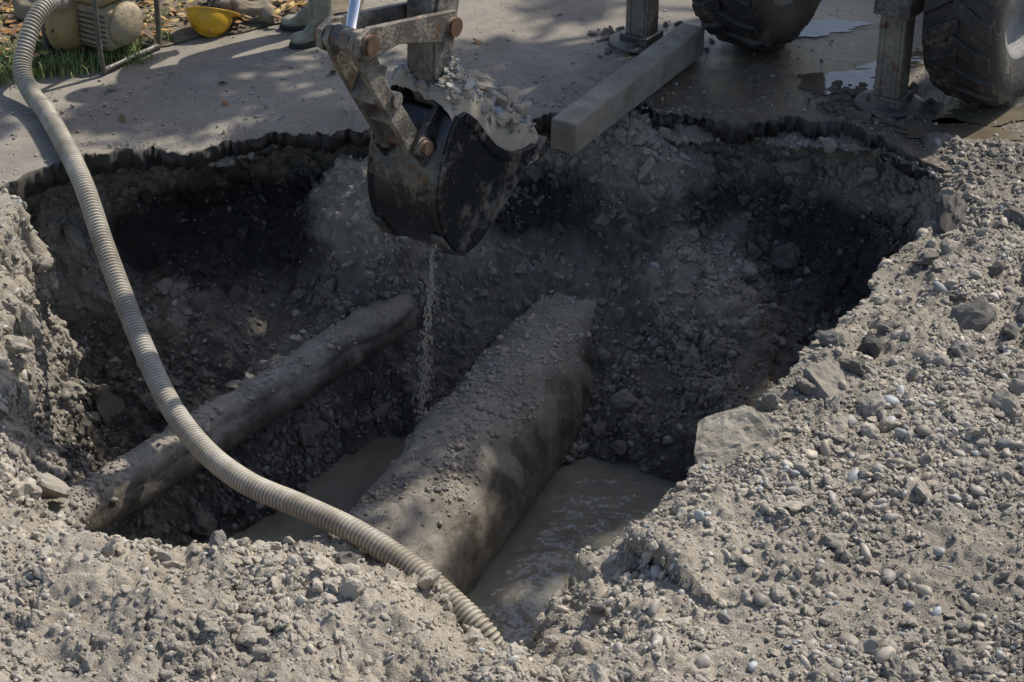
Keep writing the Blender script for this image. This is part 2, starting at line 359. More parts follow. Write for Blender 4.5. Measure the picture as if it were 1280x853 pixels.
v=np.random.default_rng(4).uniform(.06,.20,len(big)); stones('asphalt_rubble',P,np.tile([[0,0,1.]],(len(P),1)),sz*.8,np.stack([v*1.05,v*.97,v*.85],-1),'l',clod,.7,.6,.35,None,9)
conc=simple('broken_concrete',(.21,.185,.145),(.35,.315,.255),10,.85,0,.012,60)
def slab(name,loc,pts,th,rot,mat):
    import bmesh
    bm=bmesh.new(); vs=[bm.verts.new((a,b,0)) for a,b in pts]; f=bm.faces.new(vs)
    r=bmesh.ops.extrude_face_region(bm,geom=[f]); bmesh.ops.translate(bm,vec=(0,0,th),verts=[e for e in r['geom'] if isinstance(e,bmesh.types.BMVert)])
    bmesh.ops.recalc_face_normals(bm,faces=bm.faces)
    bmesh.ops.triangulate(bm,faces=bm.faces); bmesh.ops.subdivide_edges(bm,edges=bm.edges,cuts=3,use_grid_fill=True)
    bmesh.ops.triangulate(bm,faces=bm.faces); bmesh.ops.subdivide_edges(bm,edges=bm.edges,cuts=2,use_grid_fill=True)
    co=np.array([v_.co[:] for v_ in bm.verts]); d=.022*fbm(co,9,4,3.)+.016*fbm(co,40,3,3.)
    bm.normal_update()
    for v_,dd in zip(bm.verts,d): v_.co+=v_.normal*float(dd)
    me=bpy.data.meshes.new(name); bm.to_mesh(me); bm.free(); me.materials.append(mat)
    o=link(bpy.data.objects.new(name,me)); o.location=loc; o.rotation_euler=rot
    return o
slab('concrete_fragment',(.88,6.57,-.03),[(-.17,-.10),(-.07,-.21),(.11,-.16),(.15,-.02),(.21,.05),(.1,.18),(-.1,.17),(-.15,.05)],.085,(.42,-.22,.2),conc)
slab('asphalt_fragment',(1.30,7.03,.0),[(-.13,-.07),(.03,-.12),(.14,-.03),(.10,.1),(-.06,.12)],.07,(.35,.1,.9),asph)
# ---------------------------------------------------------------- pipes
def pipe(name,a,b,r,crust,seed,mat,nl=420,na=220):
    a=np.array(a,float);b=np.array(b,float); t=np.linspace(0,1,nl)[:,None]; P=a+(b-a)*t
    V=tubeV(P,r,na); ax=P[:,None,:]; n=(V-ax)/r; up=st(.35,.9,n[...,2]+.5*fbm(V,3,4,seed)-.2*n[...,0])
    h=up*crust*(.4+.9*billow(V,5,3,seed+3))+up*.012*(billow(V,28,3,seed+5))+.004*fbm(V,20,3,seed)
    V=V+n*h[...,None]; dirt=np.clip(up*.9+.6*st(.05,.45,fbm(V*np.array([1,1,.5]),6,4,seed+9)),0,1)
    o=npmesh(name,V.reshape(-1,3),gridF(nl,na,False,True),mat,True,None,{'dirt':dirt.ravel()})
    return V,n,up
def pipemat():
    m=M('old_pipe'); n1=m.noise(6,5,.7); n2=m.noise(40,5,.7); n3=m.noise(140,3,.7); n5=m.noise(2.5,4,.7)
    base=m.ramp(n1,[(.3,(.033,.029,.023)),(.5,(.10,.088,.07)),(.72,(.25,.222,.178))])
    d=m.ramp(n2,[(.3,(.17,.149,.118)),(.55,(.29,.26,.21)),(.75,(.40,.362,.30))])
    d=m.mix(m.g(n5,.45,.65),d,m.mix(.55,d,(.10,.088,.069)))
    m.set('Base Color',m.mix(m.attr('dirt'),base,d)); m.set('Roughness',m.n('ShaderNodeMapRange',{'Value':m.attr('dirt'),'To Min':.2,'To Max':.75}).outputs['Result'])
    m.set('Normal',m.bump(n3,.005,.7,m.bump(n2,.008,.7))); return m.m
pm=pipemat()
pv1=pipe('water_main_pipe',(-.80,6.78,-1.22),(.58,10.03,-1.18),.32,.05,3.,pm)
pv2=pipe('service_pipe',(-2.05,6.92,-.72),(-.13,9.9,-.9),.10,.055,13.,pm,420,110)
for (V,n,up),nm,N0,sd in ((pv1,'gravel_on_main',4200,41),(pv2,'gravel_on_service_pipe',1800,42)):
    r=np.random.default_rng(sd); w=(up.ravel()**2)*(.1+st(-.1,.3,fbm(V.reshape(-1,3),5,3,8.))); w/=w.sum(); idx=r.choice(len(w),N0,p=w)
    sz=np.clip(r.lognormal(math.log(.005),.6,N0),.003,.026)
    stones(nm,V.reshape(-1,3)[idx],n.reshape(-1,3)[idx],sz,cols(N0,sd,np.full(N0,.3),np.zeros(N0)),'s',seed=sd,sink=.4)
# ---------------------------------------------------------------- muddy water
def watermat(name,c0,c1,rg,sc,dist,bs):
    m=M(name); m.set('Base Color',m.ramp(m.noise(2.2,5,.6),[(.35,c0),(.65,c1)])); m.set('Roughness',rg); m.set('IOR',1.45); m.set('Specular IOR Level',.8)
    m.set('Normal',m.bump(m.noise(sc,2,.45),dist,bs)); return m.m
water=watermat('muddy_water',(.145,.137,.11),(.23,.217,.178),.02,9,.06,.4)
pud=watermat('muddy_puddle',(.11,.09,.062),(.17,.145,.105),.06,8,.02,.15)
nu=60; gx,gy=np.meshgrid(np.linspace(-1.9,1.2,nu),np.linspace(6.6,9.2,nu),indexing='ij')
npmesh('muddy_water_pool',np.stack([gx,gy,gx*0-1.375],-1),gridF(nu,nu),water)
def blob(name,cx_,cy_,rx,ry,z0,mat,seed,rot=0):
    a=np.linspace(0,2*np.pi,160,endpoint=False); rr=1+.8*fbm(np.stack([np.cos(a)*2.2,np.sin(a)*2.2,a*0+seed],-1),1,5)
    X_=np.cos(a)*rr*rx;Y_=np.sin(a)*rr*ry; V=[(cx_+p*math.cos(rot)-q_*math.sin(rot),cy_+p*math.sin(rot)+q_*math.cos(rot),z0) for p,q_ in zip(X_,Y_)]
    return pymesh(name,V,[tuple(range(160))],mat)
for i,(a,b,c,d,rr) in enumerate([(1.80,10.33,.24,.15,.2),(2.30,9.62,.34,.17,-.2),(2.55,9.85,.3,.12,.1),(1.7,11.1,.4,.12,.2),(2.25,10.6,.3,.1,.4)]):
    blob('puddle',a,b,c,d,.007,pud,i*3.3,rr)
# ---------------------------------------------------------------- suction hose
hp=[(-2.5,10.62,.37),(-2.56,10.45,.40),(-2.62,10.29,.33),(-2.655,10.12,.16),(-2.57,9.95,.075),(-2.46,9.75,.066),(-2.28,9.33,.066),(-2.11,8.93,.02),(-1.96,8.56,-.12),(-1.75,8.08,-.3),(-1.54,7.61,-.4),(-1.33,7.24,-.42),(-1.105,6.95,-.40),(-.85,6.73,-.37),(-.608,6.53,-.36),(-.377,6.34,-.40),(-.202,6.19,-.47),(-.10,6.11,-.54),(-.045,6.10,-.68),(-.02,6.16,-.86)]
Pc=catmull(hp,60); L=np.r_[0,np.cumsum(np.linalg.norm(np.diff(Pc,axis=0),axis=1))]
pitch=.020; ns=int(L[-1]/pitch*8); ll=np.linspace(0,L[-1],ns); Pc=np.stack([np.interp(ll,L,Pc[:,i]) for i in range(3)],-1)
ph=ll/pitch*2*np.pi; a=np.linspace(0,2*np.pi,28,endpoint=False)
V=tubeV(Pc,1.0,28)-Pc[:,None,:]
rib=np.cos(ph[:,None]+a[None,:]); rr=.0475+.0036*np.clip(rib*1.6,-1,1)
V=Pc[:,None,:]+V*rr[...,None]
m=M('ribbed_hose_plastic'); n1=m.noise(9,8,.7); c=m.ramp(n1,[(.3,(.30,.26,.20)),(.55,(.43,.395,.325)),(.8,(.54,.51,.44))])
c=m.mix(m.g(m.noise(3.5,4,.7),.48,.66),c,(.26,.225,.17))
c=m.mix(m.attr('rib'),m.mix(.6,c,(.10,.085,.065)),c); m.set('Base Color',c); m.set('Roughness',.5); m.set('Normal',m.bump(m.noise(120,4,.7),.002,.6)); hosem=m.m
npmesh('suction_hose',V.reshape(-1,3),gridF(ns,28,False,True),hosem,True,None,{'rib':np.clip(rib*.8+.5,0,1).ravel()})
hose=bpy.data.objects['suction_hose']
steel=dirty('worn_steel',(.045,.045,.047),(.20,.18,.15),.55,.38,.3,6,(.10,.05,.03))
dkpl=simple('dark_rubber',(.02,.02,.02),(.05,.047,.042),12,.7)
dT=Pc[-1]-Pc[-6]; dT/=np.linalg.norm(dT)
tube('hose_coupling',[Pc[-1]-dT*.05,Pc[-1]+dT*.03],.056,dkpl,hose,24)
# ---------------------------------------------------------------- backhoe loader
BH=empty('backhoe_loader',(-.42,8.59,-.1),math.atan2(.82,.57))
arm=dirty('dirty_arm_paint',(.06,.06,.06),(.25,.225,.18),.5,.35,.2,5,(.11,.06,.035))
bk=dirty('bucket_steel',(.036,.038,.041),(.22,.20,.165),.42,.20,.55,4,(.07,.045,.03))
link_m=dirty('muddy_linkage',(.10,.092,.08),(.29,.262,.21),.5,.38,.3,7,(.14,.07,.04))
rust=simple('rusty_pin',(.09,.045,.03),(.20,.13,.09),20,.6,.4)
chrome=simple('chrome_rod',(.6,.6,.6),(.75,.75,.75),3,.12,1,0)
yellow=dirty('machine_yellow',(.55,.33,.03),(.25,.22,.18),.4,.4)
hw=.20
prof=[(.0,.70),(-.06,.64),(-.12,.52),(-.155,.38),(-.15,.24),(-.11,.12),(-.04,.03),(.04,-.02),(.12,-.02),(.20,.015),(.45,.16),(.66,.31)]
pc=catmull([(a,0,b) for a,b in prof],6)[:,[0,2]]; pc=np.vstack([pc[:-6],pc[-1:]])
ny=8; V=np.array([[(a,yy,b) for yy in np.linspace(-hw,hw,ny)] for a,b in pc])
sh=npmesh('bucket_shell',V.reshape(-1,3),gridF(len(pc),ny),bk,True,BH); sm_=sh.modifiers.new('s','SOLIDIFY'); sm_.thickness=.018; sm_.offset=0
SE=[(.62,.335),(.54,.335),(.45,.355),(.36,.40),(.28,.46),(.20,.55),(.13,.64),(.06,.70)]
side=[tuple(p) for p in pc]+SE
for s_ in(-1,1):
    prism('bucket_side',side,s_*(hw-.004),s_*(hw+.016),bk,BH,.003)
    inn=[]
    for i_,p_ in enumerate(SE):
        a_=np.array(SE[max(i_-1,0)]); b_=np.array(SE[min(i_+1,len(SE)-1)]); u_=(b_-a_)/np.linalg.norm(b_-a_); inn.append(tuple(np.array(p_)+np.array([-u_[1],u_[0]])*.045))
    prism('bucket_wear_strip',SE+inn[::-1],s_*(hw+.0165),s_*(hw+.028),bk,BH,.003)
    prism('bucket_ear',[(-.21,.56),(-.12,.44),(-.02,.62),(.10,.64),(.15,.72),(.13,.80),(.06,.82),(-.02,.76),(-.2,.62)],s_*.10,s_*.125,bk,BH,.004)
    prism('bucket_heel_plate',[(-.14,.14),(-.05,.03),(.05,-.03),(.05,-.045),(-.06,.01),(-.155,.13)],s_*.15,s_*(hw+.01),steel,BH,.003)
prism('bucket_lip_blade',[(.59,.252),(.70,.326),(.712,.342),(.69,.338),(.58,.272)],-hw-.03,hw+.03,steel,BH,.003)
def pinx(name,x_,z_,y0,y1,r,mat):
    tube(name,[(x_,y0,z_),(x_,y1,z_)],r,mat,BH,24)
for nm,a,b in (('stick_pin',.075,.74),('link_pin',-.165,.59)):
    pinx(nm,a,b,-.16,.16,.026,rust); 
    for s_ in(-1,1): pinx(nm+'_collar',a,b,s_*.126,s_*.142,.045,arm)
# stick
prism('stick_nose',[(.03,.70),(.08,.68),(.13,.72),(.17,1.0),(.30,1.45),(.40,2.3),(.42,3.1),(.22,3.2),(.10,2.4),(.02,1.5),(-.02,1.05),(.01,.78)],-.07,.07,arm,BH,.012)
for s_ in(-1,1):
    prism('stick_reinforcing',[(.0,.85),(.12,.8),(.15,1.0),(.22,1.35),(.10,1.42),(.02,1.15)],s_*.071,s_*.083,arm,BH,.004)
# lever (guide) plates and bucket link
LP=(-.52,1.20)
for s_ in(-1,1):
    prism('guide_lever',[(.10,1.02),(.15,1.09),(.12,1.16),(-.1,1.20),(-.5,1.27),(-.58,1.24),(-.59,1.16),(-.53,1.12),(-.3,1.13),(.03,1.03)],s_*.09,s_*.12,link_m,BH,.006)
    prism('bucket_link',[(-.59,1.20),(-.55,1.26),(-.48,1.25),(-.45,1.17),(-.33,.92),(-.24,.80),(-.15,.66),(-.11,.58),(-.15,.53),(-.21,.55),(-.27,.66),(-.40,.86),(-.52,1.06)],s_*.055,s_*.086,link_m,BH,.006)
    pinx('link_boss',-.3,.86,s_*.054,s_*.10,.035,arm)
    pinx('pin_cap',LP[0],LP[1],s_*.12,s_*.15,.045,rust); pinx('pin_cap',.09,1.09,s_*.12,s_*.145,.045,rust); pinx('pin_cap',-.165,.59,s_*.142,s_*.165,.034,rust); pinx('pin_cap',.075,.74,s_*.142,s_*.168,.036,rust)
box('link_cross_plate',(-.38,0,.95),(.03,.13,.18),link_m,BH,.006,Matrix.Rotation(.55,3,'Y'))
box('link_cross_plate',(-.27,0,.78),(.03,.13,.12),link_m,BH,.006,Matrix.Rotation(.6,3,'Y'))
pinx('lever_pin',LP[0],LP[1],-.13,.13,.03,rust); pinx('lever_pivot',.09,1.09,-.13,.13,.03,rust)
tube('cylinder_rod',[(-.49,0,1.22),(-.33,0,1.75)],.026,chrome,BH,24)
tube('rod_eye',[(-.52,-.05,1.20),(-.52,.05,1.20)],.055,arm,BH,24)
tube('cylinder_barrel',[(-.33,0,1.75),(-.02,0,2.8)],.05,arm,BH,24)
tube('hydraulic_line',catmull([(.0,.09,2.6),(.05,.095,1.9),(-.02,.1,1.5),(-.10,.1,1.3)],8),.012,dkpl,BH,10)
# boom, post
prism('boom',[(.22,3.0),(.45,3.15),(1.2,3.3),(2.1,2.6),(2.75,1.35),(2.65,1.0),(2.45,1.0),(1.9,2.15),(1.1,2.95),(.3,2.85)],-.10,.10,yellow,BH,.02)
box('swing_post',(2.62,0,1.05),(.25,.3,.7),arm,BH,.02)
box('rear_frame_beam',(2.72,-.5,1.1),(.16,1.9,.3),yellow,BH,.02)
box('chassis',(4.1,-.86,.98),(2.8,.55,.4),arm,BH,.03)
def cab():
    g=simple('cab_glass',(.03,.035,.035),(.04,.045,.045),2,.05,0,0)
    box('cab_body',(3.5,-.86,1.55),(1.2,1.1,.55),yellow,BH,.04); box('cab_roof',(3.5,-.86,2.75),(1.35,1.2,.1),yellow,BH,.04)
    box('cab_glazing',(3.5,-.86,2.25),(1.1,1.02,.85),g,BH,.02)
    for a in(2.93,4.07):
        for b in(-.32,-1.4): box('cab_pillar',(a,b,2.26),(.07,.07,.95),arm,BH,.01)
    box('bonnet',(4.9,-.86,1.5),(1.5,.8,.6),yellow,BH,.06)
cab()
def lathe(name,prf,c,mat,parent,n=64,closed=False):
    prf=np.array(prf); a_=np.linspace(0,2*np.pi,n,endpoint=False)
    V=np.stack([c[0]+prf[:,1,None]*np.cos(a_),c[1]+np.repeat(prf[:,0,None],n,1),c[2]+prf[:,1,None]*np.sin(a_)],-1)
    return npmesh(name,V.reshape(-1,3),gridF(len(prf),n,closed,True),mat,True,parent)
tyre=dirty('muddy_tyre_rubber',(.020,.020,.020),(.15,.13,.10),.38,.55,0,5)
rimm=dirty('wheel_rim_paint',(.16,.16,.155),(.2,.18,.15),.5,.45)
def wheel(pc_,yc,R,W,side):
    c=(pc_,yc,R+.1+.002)
    h=W/2
    lathe('tyre_carcass',[(-h*.85,R*.55),(-h*1.02,R*.68),(-h*1.04,R*.82),(-h*.95,R*.92),(-h*.7,R*.955),(0,R*.965),(h*.7,R*.955),(h*.95,R*.92),(h*1.04,R*.82),(h*1.02,R*.68),(h*.85,R*.55)],c,tyre,BH,96)
    VV=[];FF=[];nl=19
    for s_ in(-1,1):
        for k_ in range(nl):
            th0=2*np.pi*(k_+(.5 if s_>0 else 0))/nl; base=len(VV)
            for t_ in (0.0,.35,.7,1.0):
                yy=s_*(-.02+t_*(h*1.03)); skew=t_*.23; hwid=.052/(R)*(1.0+.25*t_)
                ro=R*(1.0 if t_<.9 else .955); ri=R*(.93 if t_<.9 else .86)
                for aa,rr_ in((th0+skew-hwid*1.1,ri),(th0+skew-hwid*.8,ro),(th0+skew+hwid*.8,ro),(th0+skew+hwid*1.1,ri)):
                    VV.append((c[0]+rr_*math.cos(aa),c[1]+yy,c[2]+rr_*math.sin(aa)))
            for q_ in range(3):
                for e in range(3):
                    i0=base+q_*4+e; FF.append((i0,i0+1,i0+5,i0+4))
            FF.append((base,base+1,base+2,base+3)); FF.append((base+12,base+13,base+14,base+15))
    pymesh('tyre_lugs',VV,FF,tyre,False,BH,.006,2)
    lathe('wheel_rim',[(-h*.85,R*.56),(-h*.8,R*.5),(-h*.3,R*.47),(-h*.25,R*.2),(-h*.4,R*.17),(-h*.4,.001),(h*.4,.001),(h*.4,R*.17),(h*.25,R*.2),(h*.3,R*.47),(h*.8,R*.5),(h*.85,R*.56)],c,rimm,BH,64)
wheel(2.98,-.20,.60,.40,1); wheel(2.98,-1.60,.60,.40,1)
tube('rear_axle',[(2.98,-.2,.70),(2.98,-1.6,.70)],.09,arm,BH,20)
wheel(5.2,-.3,.42,.3,1); wheel(5.2,-1.42,.42,.3,1)
leg=dirty('stabilizer_steel',(.13,.12,.10),(.30,.265,.21),.55,.5,.2,6,(.12,.06,.04))
for yy in(.35,-1.22):
    box('stabilizer_leg',(2.55,yy,.55),(.13,.15,.9),leg,BH,.012)
    box('stabilizer_sleeve',(2.55,yy,.98),(.19,.21,.7),arm,BH,.012)
    for s_ in(-1,1): box('stabilizer_rib',(2.483,yy+s_*.045,.5),(.012,.02,.75),leg,BH,.003)
    box('stabilizer_foot_bracket',(2.55,yy,.15),(.19,.19,.06),arm,BH,.01)
    fp=lathe('stabilizer_foot_pad',[(.0,.001),(0,.16),(.008,.19),(.02,.185),(.026,.15),(.03,.1),(.03,.001)],(0,0,0),arm,BH,40)
    fp.rotation_euler=(math.radians(90),0,0); fp.location=(2.55,yy,.108)
# mud squeezed out around the stabilizer feet
r=np.random.default_rng(15); n=160; cc_=np.array([(.78,10.9),(2.0,10.0)])[(r.random(n)<.75).astype(int)]; a_=r.uniform(0,6.28,n); rd=.17+.16*r.random(n)**2
stones('mud_clods',np.stack([cc_[:,0]+np.cos(a_)*rd*1.2,cc_[:,1]+np.sin(a_)*rd,np.zeros(n)+.004],-1),np.tile([[0,0,1.]],(n,1)),r.uniform(.008,.035,n),np.tile([[.17,.145,.11]],(n,1))*r.uniform(.7,1.2,(n,1)),'l',clod,.5,.4,.4,None,61)
# soil load in the bucket: a closed heap filling the bucket from plate to plate
nc=80; g1=np.linspace(-.03,.69,120); g2=(hw-.003)*np.sin(np.linspace(-np.pi/2,np.pi/2,nc)); G1,G2=np.meshgrid(g1,g2,indexing='ij')
eg=np.interp(G1,[-.03,.06,.13,.20,.28,.36,.45,.54,.62,.70],[.68,.69,.63,.54,.45,.39,.345,.325,.325,.33])
cap_=(1-np.abs(G2/hw)**3)
PP=np.stack([G1,G2,eg],-1); nz=.10*fbm(PP,5,4,3.)+.10*billow(PP,8,4,6.)
PP[...,2]=eg-.02+(.05+.24*np.sin(np.clip((G1+.05)/.76,0,1)*np.pi)**.7+nz)*np.clip(cap_,0,1)**.55
PP[:,0,2]=eg[:,0]-.10; PP[:,-1,2]=eg[:,-1]-.10; PP[-1,:,2]=.28
PP[...,0]+=.03*fbm(PP,9,3,40.)*cap_; 
npmesh('bucket_soil_load',PP.reshape(-1,3),gridF(120,nc),clod,True,BH,{'col':np.tile([[.44,.39,.31]],(120*nc,1))})
r=np.random.default_rng(5); inner=np.where(((np.abs(G2)<hw*.93)&(G1>0)&(G1<.66)).ravel())[0]; idx=r.choice(inner,1200); stones('bucket_stones',PP.reshape(-1,3)[idx],np.tile([[0,-.2,1.]],(1200,1)),np.clip(r.lognormal(math.log(.008),.6,1200),.003,.03),cols(1200,3,np.zeros(1200),np.zeros(1200),.28,.5),'m',clod,parent=BH,rug=.3,sink=.4)
ci=[(95,30),(88,55),(78,22),(70,48),(60,30),(100,60),(50,60),(84,12),(66,10),(104,20)]
PL=np.array([PP[a,b] for a,b in ci])
stones('bucket_clods',PL,np.tile([[0,0,1.]],(10,1)),np.array([.07,.06,.065,.07,.06,.05,.055,.045,.04,.05]),np.tile([[.42,.37,.295]],(10,1)),'l',clod,.8,.7,.55,BH,19)
# ---------------------------------------------------------------- dripping water
m=M('falling_water'); m.set('Base Color',(.58,.52,.41,1)); m.set('Roughness',.12); m.set('IOR',1.33); m.set('Transmission Weight',.3); fw=m.m
r=np.random.default_rng(8)
t=np.linspace(0,1,160); sx=-.37-.11*t+.009*np.sin(t*31+2*np.sin(t*9))+.005*np.sin(t*71); sy=8.47-.05*t; sz_=-.03-1.33*t
st_=tubeV(np.stack([sx,sy,sz_],-1),(.003+.006*r.random(160)**2)*(1-.4*t),8)
fall=npmesh('falling_water',st_.reshape(-1,3),gridF(160,8,False,True),fw)
n=520; tt=r.random(n)**.8; P=np.stack([-.37-.11*tt+r.normal(0,.006+.018*tt,n),8.47-.05*tt+r.normal(0,.015,n),-.03-1.33*tt],-1)
W=P[:,None,:]+V1[None]*np.stack([r.uniform(.0025,.0055,n)]*2+[r.uniform(.004,.018,n)],-1)[:,None,:]
npmesh('water_drops',W.reshape(-1,3),(F1[None]+np.arange(n)[:,None,None]*len(V1)).reshape(-1,3),fw,True,fall)
# ---------------------------------------------------------------- timber / kerb beam
beam_m=simple('weathered_beam',(.18,.157,.124),(.33,.293,.237),7,.85,0,.008,40)
a0=np.array([.26,9.36]); b0=np.array([1.03,10.72]); dd=(b0-a0); LL=np.linalg.norm(dd)
bo=box('support_beam',(0,0,0),(LL,.15,.17),beam_m,None,.012); bo.location=(*((a0+b0)/2),.10); bo.rotation_euler=(0,0,math.atan2(dd[1],dd[0]))
# ---------------------------------------------------------------- verge, grass, leaves
vx=np.r_[np.linspace(-3.6,-.9,150)]; vv=np.linspace(0,2.2,120)
VX,VV_=np.meshgrid(vx,vv,indexing='ij'); yv=10.42+(VX+2.85)*.5+.06*fbm(np.stack([VX,VX*0,VX*0],-1),5,3)
VY=yv+VV_; PZ=np.stack([VX,VY,VX*0],-1); PZ[...,2]=.012+.05*st(0,.5,VV_)+.02*fbm(PZ,5,4)*st(0,.1,VV_)
vm=simple('verge_earth',(.09,.07,.048),(.22,.18,.13),12,.95,0,.01,80)
npmesh('grass_verge',PZ.reshape(-1,3),gridF(150,120),vm)
r=np.random.default_rng(12)
def blades(name,n,region,h,mat,seed):
    r=np.random.default_rng(seed); x_=r.uniform(region[0],region[1],n); f=r.random(n)**1.3; y_=10.26+(x_+2.85)*.5+f*region[2]+.06*r.normal(size=n)
    keep=fbm(np.stack([x_,y_,x_*0],-1),4,3,3.)>-.12+.25*(r.random(n)-.5); x_,y_=x_[keep],y_[keep]; n=len(x_)
    th=r.uniform(0,6.28,n); H=h*r.uniform(.4,1.2,n); ln=r.uniform(.2,.9,n)*H; w_=r.uniform(.002,.004,n); z0=np.full(n,.0)
    dx,dy=np.cos(th),np.sin(th)
    p=np.stack([np.stack([x_-dy*w_,y_+dx*w_,z0],-1),np.stack([x_+dy*w_,y_-dx*w_,z0],-1),np.stack([x_+dx*ln*.4+dy*w_*.8,y_+dy*ln*.4-dx*w_*.8,z0+H*.7],-1),np.stack([x_+dx*ln*.4-dy*w_*.8,y_+dy*ln*.4+dx*w_*.8,z0+H*.7],-1),np.stack([x_+dx*ln,y_+dy*ln,z0+H],-1)],1)
    b=np.arange(n)[:,None]*5; F=np.concatenate([b+[0,1,2],b+[0,2,3],b+[3,2,4]])
    npmesh(name,p.reshape(-1,3),F,mat,False)
grass_m=simple('grass_blade',(.11,.17,.04),(.28,.33,.12),30,.6,0,0)
blades('grass',9500,(-3.4,-1.95,.6),.085,grass_m,3)
lm=M('autumn_leaf'); lm.set('Base Color',lm.attr('col',True)); lm.set('Roughness',.7); leafm=lm.m
LEAF=np.array([(-1,0,0),(-.4,.5,.15),(.4,.45,.1),(1,0,.05),(.4,-.45,.12),(-.4,-.5,.1)])
def leaves(name,P,seed,s0=.03,tilt=.35,pal=None,parent=None):
    r=np.random.default_rng(seed); n=len(P)
    th=r.uniform(0,6.28,n); tl=r.normal(0,tilt,(n,2)); s_=s0*r.uniform(.5,1.3,n); V=LEAF[None]*s_[:,None,None]
    V[...,2]*=r.uniform(-1,2,n)[:,None]; X_=V[...,0]*np.cos(th)[:,None]-V[...,1]*np.sin(th)[:,None]; Y_=V[...,0]*np.sin(th)[:,None]+V[...,1]*np.cos(th)[:,None]
    Z_=V[...,2]+X_*tl[:,:1]+Y_*tl[:,1:]; W=np.stack([X_,Y_,Z_+.012],-1)+P[:,None,:]
    if pal is None: pal=np.array([(.36,.16,.05),(.26,.12,.05),(.42,.25,.07),(.15,.09,.045),(.46,.35,.12),(.32,.22,.12)])
    c=pal[r.integers(0,len(pal),n)]*r.uniform(.6,1.2,(n,1))
    return npmesh(name,W.reshape(-1,3),np.arange(n*6).reshape(-1,6),leafm,False,parent,{'col':np.repeat(c,6,0)})
n=1500; x_=r.uniform(-3.2,-1.2,n); y_=10.42+(x_+2.85)*.5+r.random(n)**.8*1.3-.03; leaves('fallen_leaves',np.stack([x_,y_,np.full(n,.06)],-1),4)
leaves('road_leaves',np.array([(-2.07,9.78,.0),(-1.6,10.3,.0),(-1.55,10.0,0),(-1.0,10.45,0),(-2.2,10.2,0),(-1.3,10.8,0),(-.2,10.9,0),(-1.9,10.45,0)]),5,.035)
leaves('leaf_on_soil',np.array([(-1.95,6.15,-.17)]),6,.035)
# unseen tree added beyond the machine to cast the dappled shade
TR=empty('added_shade_tree',(6.4,14.6,0)); bark=simple('tree_bark',(.06,.048,.035),(.15,.125,.095),9,.9,0,.02,25)
base=np.array([6.4,14.6,0]); r=np.random.default_rng(77)
cl=[]
for k_ in range(23):
    v_=r.normal(size=3); v_/=np.linalg.norm(v_); cl.append(np.array([4.75,12.25,6.6])+v_*np.array([1.8,1.2,1.1])*r.uniform(.35,1))  # crown offset towards the sun so that it shades the pit
for k_ in range(8): cl.append(np.array([3.0,13.25,6.4])+r.normal(size=3)*[.5,.2,.3])  # extra clusters placed so their shadow lands on the left of the road
for k_ in range(14):
    v_=r.normal(size=3); v_/=np.linalg.norm(v_); cl.append(np.array([6.8,14.8,8.2])+v_*np.array([1.8,1.6,1.3]))
tube('trunk',catmull([(0,0,-.2),(.03,.05,1.5),(-.1,0,3.0),(-.4,-.4,4.6),(-.9,-1.0,6.2),(-1.2,-1.3,7.4)],10),np.linspace(.26,.08,51),bark,TR,16)
LP_=[]
for i,c_ in enumerate(cl):
    c2=c_-base; s0_=np.array([-.2,-.15,3.4])*(1-i%3*.25)+np.array([-.9,-1.0,6.0])*(i%3*.25)
    mid=(s0_+c2)/2+np.array([0,0,.35]); tube('limb_%d'%i,catmull([s0_,mid,c2],6),np.linspace(.06,.012,13),bark,TR,8)
    nn=140; d_=r.normal(size=(nn,3)); d_/=np.linalg.norm(d_,axis=1)[:,None]; LP_.append(c2+d_*r.random((nn,1))**.5*r.uniform(.3,.5)*[1,1,.7])
leaves('foliage',np.vstack(LP_),9,.07,.8,np.array([(.07,.11,.025),(.10,.13,.03),(.13,.14,.035),(.05,.08,.02)]),TR)
# small stones on the road
n=4000; x_=r.uniform(-3,3.2,n); y_=yedge(x_)+.03+r.random(n)**2*1.9
stones('road_grit',np.stack([x_,y_,np.zeros(n)],-1),np.tile([[0,0,1.]],(n,1)),np.clip(r.lognormal(math.log(.0042),.5,n),.002,.016),cols(n,9,np.zeros(n),np.zeros(n),.16,.42),'s',seed=31)
# ---------------------------------------------------------------- water pump
PU=empty('water_pump',(-2.33,10.72,0),math.radians(57))
khaki=dirty('pump_khaki_paint',(.26,.195,.085),(.25,.21,.14),.3,.5); cream=dirty('pump_cream_paint',(.30,.25,.16),(.20,.165,.12),.5,.5); ft=dirty('pump_frame_tube',(.09,.085,.075),(.2,.18,.14),.4,.45,.3)
for s_ in(-1,1):
    yy=s_*.21
    tube('frame_hoop',catmull([(-.20,yy,.03),(-.235,yy,.06),(-.24,yy,.45),(-.2,yy,.5),(.2,yy,.5),(.24,yy,.45),(.235,yy,.06),(.20,yy,.03),(-.0,yy,.03),(-.2,yy,.03)],10),.016,ft,PU,12)
for a_ in(-.18,.18):
    tube('frame_cross_tube',[(a_,-.21,.03),(a_,.21,.03)],.014,ft,PU,12); tube('frame_cross_tube',[(a_,-.21,.5),(a_,.21,.5)],.014,ft,PU,12)
lathe('pump_volute',[(-.13,.001),(-.13,.10),(-.10,.15),(-.04,.175),(-.03,.19),(-.01,.19),(.0,.175),(.07,.16),(.1,.12),(.1,.001)],(-.08,.17,.2),khaki,PU,40)
for k_ in range(8):
    t_=k_*math.pi/4; tube('volute_bolt',[(-.08+.17*math.cos(t_),.12,.2+.17*math.sin(t_)),(-.08+.17*math.cos(t_),.18,.2+.17*math.sin(t_))],.012,ft,PU,8)
